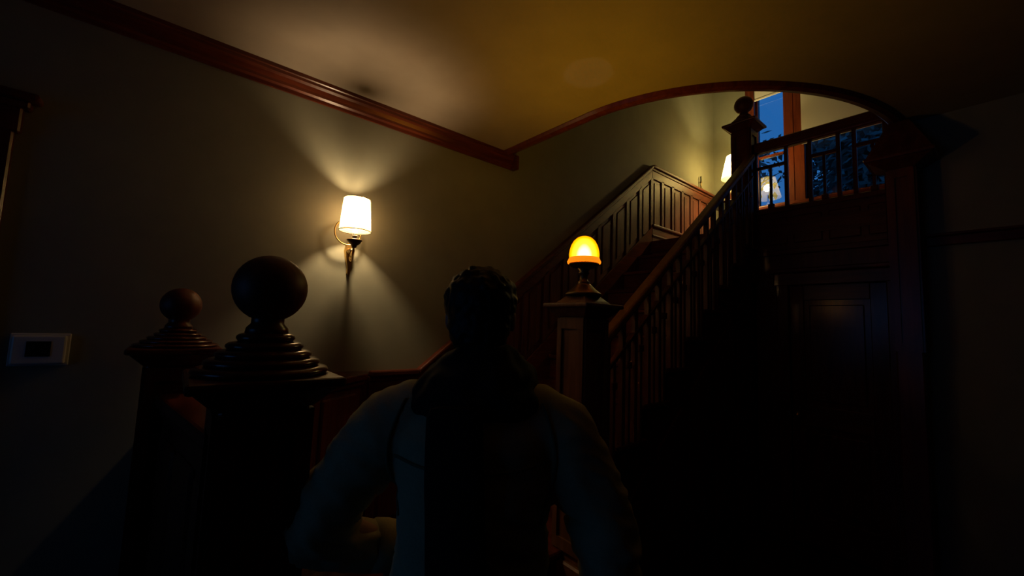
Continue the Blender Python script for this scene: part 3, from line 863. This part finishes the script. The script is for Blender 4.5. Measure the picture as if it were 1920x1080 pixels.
# ------------------------------------------------------------------ person seen from behind
def person():
    root = thing('person', 'person with short dark hair in an olive jacket and black scarf, walking away', 'person', (-0.83, 0.585, 0))
    F = Vector((-0.77, 0.635, 0)).normalized(); R_ = Vector((F.y, -F.x, 0)); U = Vector((0, 0, 1))
    O = Vector((-0.83, 0.585, 0))
    def P(r, f, z): return O + R_ * r + F * f + U * z
    def ell(m, r, f, z, a, b, c, n=24, k=16):
        vs0 = len(m.v); m.ball((0, 0, 0), 1.0, n, k)
        for i in range(vs0, len(m.v)):
            x, y, zz = m.v[i]
            m.v[i] = tuple(P(r + x * a, f + y * b, z + zz * c))
    def loft(m, rings, n=28):
        vs = []; fs = []
        for (r, f, z, a, b) in rings:
            for i in range(n):
                t = 2 * pi * i / n
                vs.append(P(r + a * cos(t), f + b * sin(t), z))
        for j in range(len(rings) - 1):
            for i in range(n):
                fs.append((j * n + i, j * n + (i + 1) % n, (j + 1) * n + (i + 1) % n, (j + 1) * n + i))
        fs.append(tuple(range(n - 1, -1, -1))); q = (len(rings) - 1) * n; fs.append(tuple(q + i for i in range(n)))
        m.add(vs, fs, True)
    def limb(m, pts, rad, n=16):
        pp = [P(*p) for p in pts]
        # resample so that the tube bends smoothly
        out, rr = [], []
        for i in range(len(pp) - 1):
            for s in range(6):
                t = s / 6; out.append(pp[i].lerp(pp[i + 1], t)); rr.append(rad[i] + (rad[i + 1] - rad[i]) * t)
        out.append(pp[-1]); rr.append(rad[-1])
        m.tube(out, rr, n)
        for p, q in ((pp[0], rad[0]), (pp[-1], rad[-1])): m.ball(p, q, n, 10)
        for p, q in list(zip(pp, rad))[1:-1]: m.ball(p, q, n, 10)
    def fuse(m, name, mat, voxel, smooth=6, rough=None):
        o = m.build(name, mat)
        r = o.modifiers.new('fuse', 'REMESH'); r.mode = 'VOXEL'; r.voxel_size = voxel; r.use_smooth_shade = True
        s = o.modifiers.new('soften', 'SMOOTH'); s.iterations = smooth; s.factor = 0.5
        dg = bpy.context.evaluated_depsgraph_get()
        me = bpy.data.meshes.new_from_object(o.evaluated_get(dg))
        o.modifiers.clear(); o.data = me; me.name = name
        if rough:
            from mathutils import noise
            for v in me.vertices:
                q = Vector((v.co.x * rough[0], v.co.y * rough[0], v.co.z * rough[0] * rough[2]))
                v.co += v.normal * noise.noise(q) * rough[1]
        for p in me.polygons: p.use_smooth = True
        if not me.materials: me.materials.append(mat)
        attach(o, root)
        return o
    # ---- joints: left arm (r<0) bent with the hand at the pocket, right arm hanging
    shL, elL, wrL = (-0.185, 0.0, 1.385), (-0.345, -0.03, 1.125), (-0.205, 0.07, 1.030)
    shR, elR, wrR = (0.185, 0.0, 1.385), (0.300, -0.04, 1.10), (0.315, 0.06, 0.86)
    hipL, knL, anL = (-0.095, 0.0, 0.93), (-0.10, 0.20, 0.66), (-0.10, 0.13, 0.282)
    hipR, knR, anR = (0.095, 0.0, 0.93), (0.10, -0.02, 0.50), (0.10, -0.14, 0.085)
    body = MB()
    loft(body, [(0, 0, 0.86, 0.15, 0.10), (0, 0, 0.95, 0.165, 0.11), (0, 0, 1.10, 0.135, 0.095), (0, 0, 1.25, 0.155, 0.11), (0, 0, 1.36, 0.165, 0.10), (0, 0, 1.43, 0.10, 0.07)])
    limb(body, [(0, -0.01, 1.40), (0, 0.0, 1.48), (0, 0.012, 1.56)], [0.062, 0.055, 0.056])
    for a, b, c in ((shL, elL, wrL), (shR, elR, wrR)): limb(body, [a, b, c], [0.055, 0.043, 0.028])
    for a, b, c in ((hipL, knL, anL), (hipR, knR, anR)): limb(body, [a, b, c], [0.088, 0.057, 0.040])
    # head: skull, face, jaw, nose, ears, brow
    ell(body, 0, 0.005, 1.640, 0.076, 0.094, 0.098)
    ell(body, 0, 0.040, 1.590, 0.060, 0.062, 0.075)
    ell(body, 0, 0.070, 1.545, 0.030, 0.028, 0.024)
    ell(body, 0, 0.104, 1.600, 0.014, 0.020, 0.018); ell(body, 0, 0.094, 1.622, 0.010, 0.014, 0.026)
    ell(body, 0, 0.078, 1.650, 0.055, 0.018, 0.012)
    for s in (-1, 1):
        ell(body, s * 0.078, -0.002, 1.612, 0.010, 0.020, 0.032)
        ell(body, s * 0.034, 0.070, 1.598, 0.022, 0.020, 0.020)
    # hands
    def hand(w, d, palm_n, side):
        w = Vector(w); d = Vector(d).normalized(); pn = Vector(palm_n).normalized(); s = d.cross(pn).normalized() * side
        def T(a, b, c): return tuple(w + d * a + s * b + pn * c)
        limb(body, [T(-0.01, 0, 0), T(0.04, 0.010, 0), T(0.085, 0.026, 0.0)], [0.026, 0.020, 0.012], 10)
        limb(body, [T(0.0, 0, 0), T(0.04, -0.008, 0), T(0.085, -0.022, 0.0)], [0.024, 0.020, 0.012], 10)
        for off, L in ((0.029, 0.068), (0.010, 0.078), (-0.009, 0.073), (-0.027, 0.058)):
            limb(body, [T(0.075, off, 0), T(0.085 + L * 0.42, off * 1.05, 0.008), T(0.085 + L * 0.74, off * 1.05, 0.024), T(0.085 + L * 0.88, off * 1.05, 0.046)], [0.0095, 0.009, 0.008, 0.0068], 8)
        limb(body, [T(0.018, 0.018, 0.004), T(0.045, 0.044, 0.018), T(0.075, 0.052, 0.030)], [0.013, 0.0105, 0.008], 8)
    hand(wrR, (0.0, 0.12, -1), (-1, 0, 0), 1)
    hand(wrL, (0.55, 0.05, -0.80), (0.3, -0.8, -0.3), 1)
    for a in (anL, anR):
        limb(body, [(a[0], a[1], a[2] - 0.01), (a[0], a[1] + 0.06, a[2] - 0.035), (a[0], a[1] + 0.15, a[2] - 0.05)], [0.036, 0.034, 0.028])
    fuse(body, 'body', M['skin'], 0.0055, 3)
    # face details
    for s in (-1, 1):
        m = MB(); ell(m, s * 0.031, 0.086, 1.628, 0.0125, 0.010, 0.0085, 14, 10); m.build('eye', M['eye_white'], root)
        m = MB(); ell(m, s * 0.031, 0.0945, 1.628, 0.005, 0.003, 0.005, 12, 8); m.build('iris', M['iris'], root)
        m = MB(); ell(m, s * 0.032, 0.092, 1.652, 0.020, 0.008, 0.004, 14, 8); m.build('eyebrow', M['hair'], root)
    m = MB(); ell(m, 0, 0.096, 1.567, 0.022, 0.009, 0.0065, 16, 8); m.build('mouth', M['lips'], root)
    # hair: cap over the skull, open at the face
    h = MB()
    ell(h, 0, -0.014, 1.650, 0.089, 0.098, 0.088, 32, 22)
    ell(h, 0, -0.045, 1.595, 0.074, 0.060, 0.075, 28, 18)
    ell(h, 0, 0.035, 1.692, 0.070, 0.062, 0.044, 28, 18)
    rnd = random.Random(11)
    for i in range(46):
        t = rnd.uniform(0, 2 * pi); e = rnd.uniform(0.05, 1.4)
        x, yv, z = cos(t) * cos(e), sin(t) * cos(e), sin(e)
        if yv > 0.55 and z < 0.55: continue
        ell(h, x * 0.080, -0.014 + yv * 0.090, 1.650 + z * 0.082, 0.014, 0.014, 0.012, 10, 8)
    ho = fuse(h, 'hair', M['hair'], 0.006, 3, (60, 0.007, 1.0))
    # jacket
    j = MB()
    loft(j, [(0, -0.01, 0.70, 0.215, 0.165), (0, -0.01, 0.82, 0.215, 0.165), (0, -0.01, 0.95, 0.195, 0.155), (0.005, -0.015, 1.10, 0.172, 0.145), (0.005, -0.02, 1.22, 0.176, 0.148), (0, -0.02, 1.345, 0.195, 0.135),
             (0, -0.012, 1.405, 0.155, 0.112), (0, -0.005, 1.45, 0.105, 0.09), (0, 0.0, 1.475, 0.085, 0.08)], 36)
    limb(j, [(-0.145, -0.01, 1.375), (-0.205, -0.01, 1.340), (-0.305, -0.03, 1.215), (-0.352, -0.04, 1.115), (-0.290, 0.02, 1.055), (-0.215, 0.065, 1.035)], [0.085, 0.092, 0.078, 0.068, 0.058, 0.052])
    limb(j, [(0.145, -0.01, 1.375), (0.205, -0.01, 1.335), (0.285, -0.03, 1.20), (0.318, -0.045, 1.09), (0.330, 0.0, 0.98), (0.330, 0.05, 0.885)], [0.085, 0.092, 0.078, 0.072, 0.064, 0.055])
    jk = fuse(j, 'jacket', M['jacket'], 0.010, 4, None)
    # cloth creases: fine slanting folds, deeper at the elbows and the waist
    from mathutils import noise
    for v in jk.data.vertices:
        w = v.co - O
        rr = w.dot(R_); zz = v.co.z
        amp = 0.004 + 0.007 * max(0.0, 1 - abs(zz - 1.10) / 0.16) + 0.004 * (abs(rr) > 0.2)
        q = Vector((rr * 9, w.dot(F) * 9, (zz + 0.35 * rr) * 30))
        t_ = 1 - abs(noise.noise(q)) * 2
        v.co += v.normal * (t_ * amp - amp * 0.5)
    jk.data.update()
    # seams, cuffs and hem lie on the cloth
    from mathutils.bvhtree import BVHTree
    bv = BVHTree.FromPolygons([tuple(v.co) for v in jk.data.vertices], [tuple(p.vertices) for p in jk.data.polygons])
    def on_back(rz):
        out = []
        for a, z in rz:
            hit = bv.ray_cast(P(a, -0.8, z), F)[0]
            if hit is not None: out.append(hit - F * 0.0015)
        return out
    def seam(name, rz, rad=0.0035):
        pp = on_back(rz)
        if len(pp) > 2: MB().tube(pp, rad, 6).build(name, M['seam'], root)
    seam('yoke_seam', [(-0.17 + 0.34 * i / 24, 1.305 - 0.012 * cos(pi * (i - 12) / 24)) for i in range(25)])
    seam('back_seam', [(0.0, 1.29 - 0.56 * i / 30) for i in range(31)])
    for s_ in (-1, 1):
        seam('armhole_seam', [(s_ * (0.155 + 0.030 * sin(pi * i / 18)), 1.425 - 0.25 * i / 18) for i in range(19)])
    seam('hem_band', [(-0.20 + 0.40 * i / 24, 0.735) for i in range(25)], 0.007)
    c0 = P(0.330, 0.047, 0.893); dC = (P(0.330, 0.05, 0.885) - P(0.330, 0.0, 0.98)).normalized()
    MB().tube([c0 - dC * 0.035, c0, c0 + dC * 0.03], [0.062, 0.063, 0.060], 20).build('cuff', M['jacket'], root)
    c0 = P(-0.222, 0.061, 1.038); dC = (P(-0.215, 0.065, 1.035) - P(-0.290, 0.02, 1.055)).normalized()
    MB().tube([c0 - dC * 0.03, c0, c0 + dC * 0.02], [0.060, 0.060, 0.057], 20).build('cuff', M['jacket'], root)
    # scarf: three loose wraps and a tail down the back
    s_ = MB()
    for k, (zz, ra, rb, th_) in enumerate(((1.428, 0.122, 0.102, 0.048), (1.470, 0.100, 0.090, 0.045), (1.505, 0.074, 0.074, 0.036))):
        pts = [P(ra * cos(2 * pi * i / 30), 0.0 + rb * sin(2 * pi * i / 30), zz + 0.014 * sin(2 * pi * i / 30 + k) - 0.012 * cos(4 * pi * i / 30)) for i in range(31)]
        s_.tube(pts, th_, 12)
    fuse(s_, 'scarf', M['scarf'], 0.009, 4, (26, 0.010, 0.7))
    tail = MB()
    cols = []
    for i in range(13):
        z = 1.43 - i * 0.05
        c = -0.035 + 0.045 * (i / 12.0)
        f = -0.150 - 0.030 * min(1, i / 3.0) - (0.006 if i > 4 else 0) + 0.012 * max(0, i - 7) / 5
        for dr_, df in ((-0.06, 0.004), (0, -0.008), (0.06, 0.004)): cols.append(P(c + dr_, f + df + 0.004 * sin(i * 1.7), z))
    for r in range(12):
        for q in range(2):
            a = r * 3 + q
            tail.f.append((a, a + 1, a + 4, a + 3)); tail.sm.append(True)
    tail.v = [tuple(p) for p in cols]
    to = tail.build('scarf_tail', M['scarf'], root)
    sd = to.modifiers.new('thick', 'SOLIDIFY'); sd.thickness = 0.016
    ss = to.modifiers.new('soft', 'SUBSURF'); ss.levels = 1; ss.render_levels = 1
    # trousers and shoes
    tr = MB()
    loft(tr, [(0, 0, 0.80, 0.175, 0.125), (0, 0, 0.92, 0.18, 0.13), (0, 0, 1.00, 0.165, 0.12)])
    for a, b, c in ((hipL, knL, anL), (hipR, knR, anR)):
        limb(tr, [(a[0], a[1], 0.86), b, (c[0], c[1], c[2] + 0.015)], [0.105, 0.080, 0.068])
    fuse(tr, 'trousers', M['trousers'], 0.011, 5, (14, 0.008, 0.5))
    for a in (anL, anR):
        m = MB()
        zz = a[2] - 0.085
        limb(m, [(a[0], a[1] - 0.03, zz + 0.055), (a[0], a[1] + 0.08, zz + 0.048), (a[0], a[1] + 0.175, zz + 0.040)], [0.050, 0.048, 0.036])
        for i in range(len(m.v)):
            x, yv, z = m.v[i]; m.v[i] = (x, yv, max(z, zz + 0.002))
        fuse(m, 'shoe', M['leather'], 0.007, 3)
    return root
person()
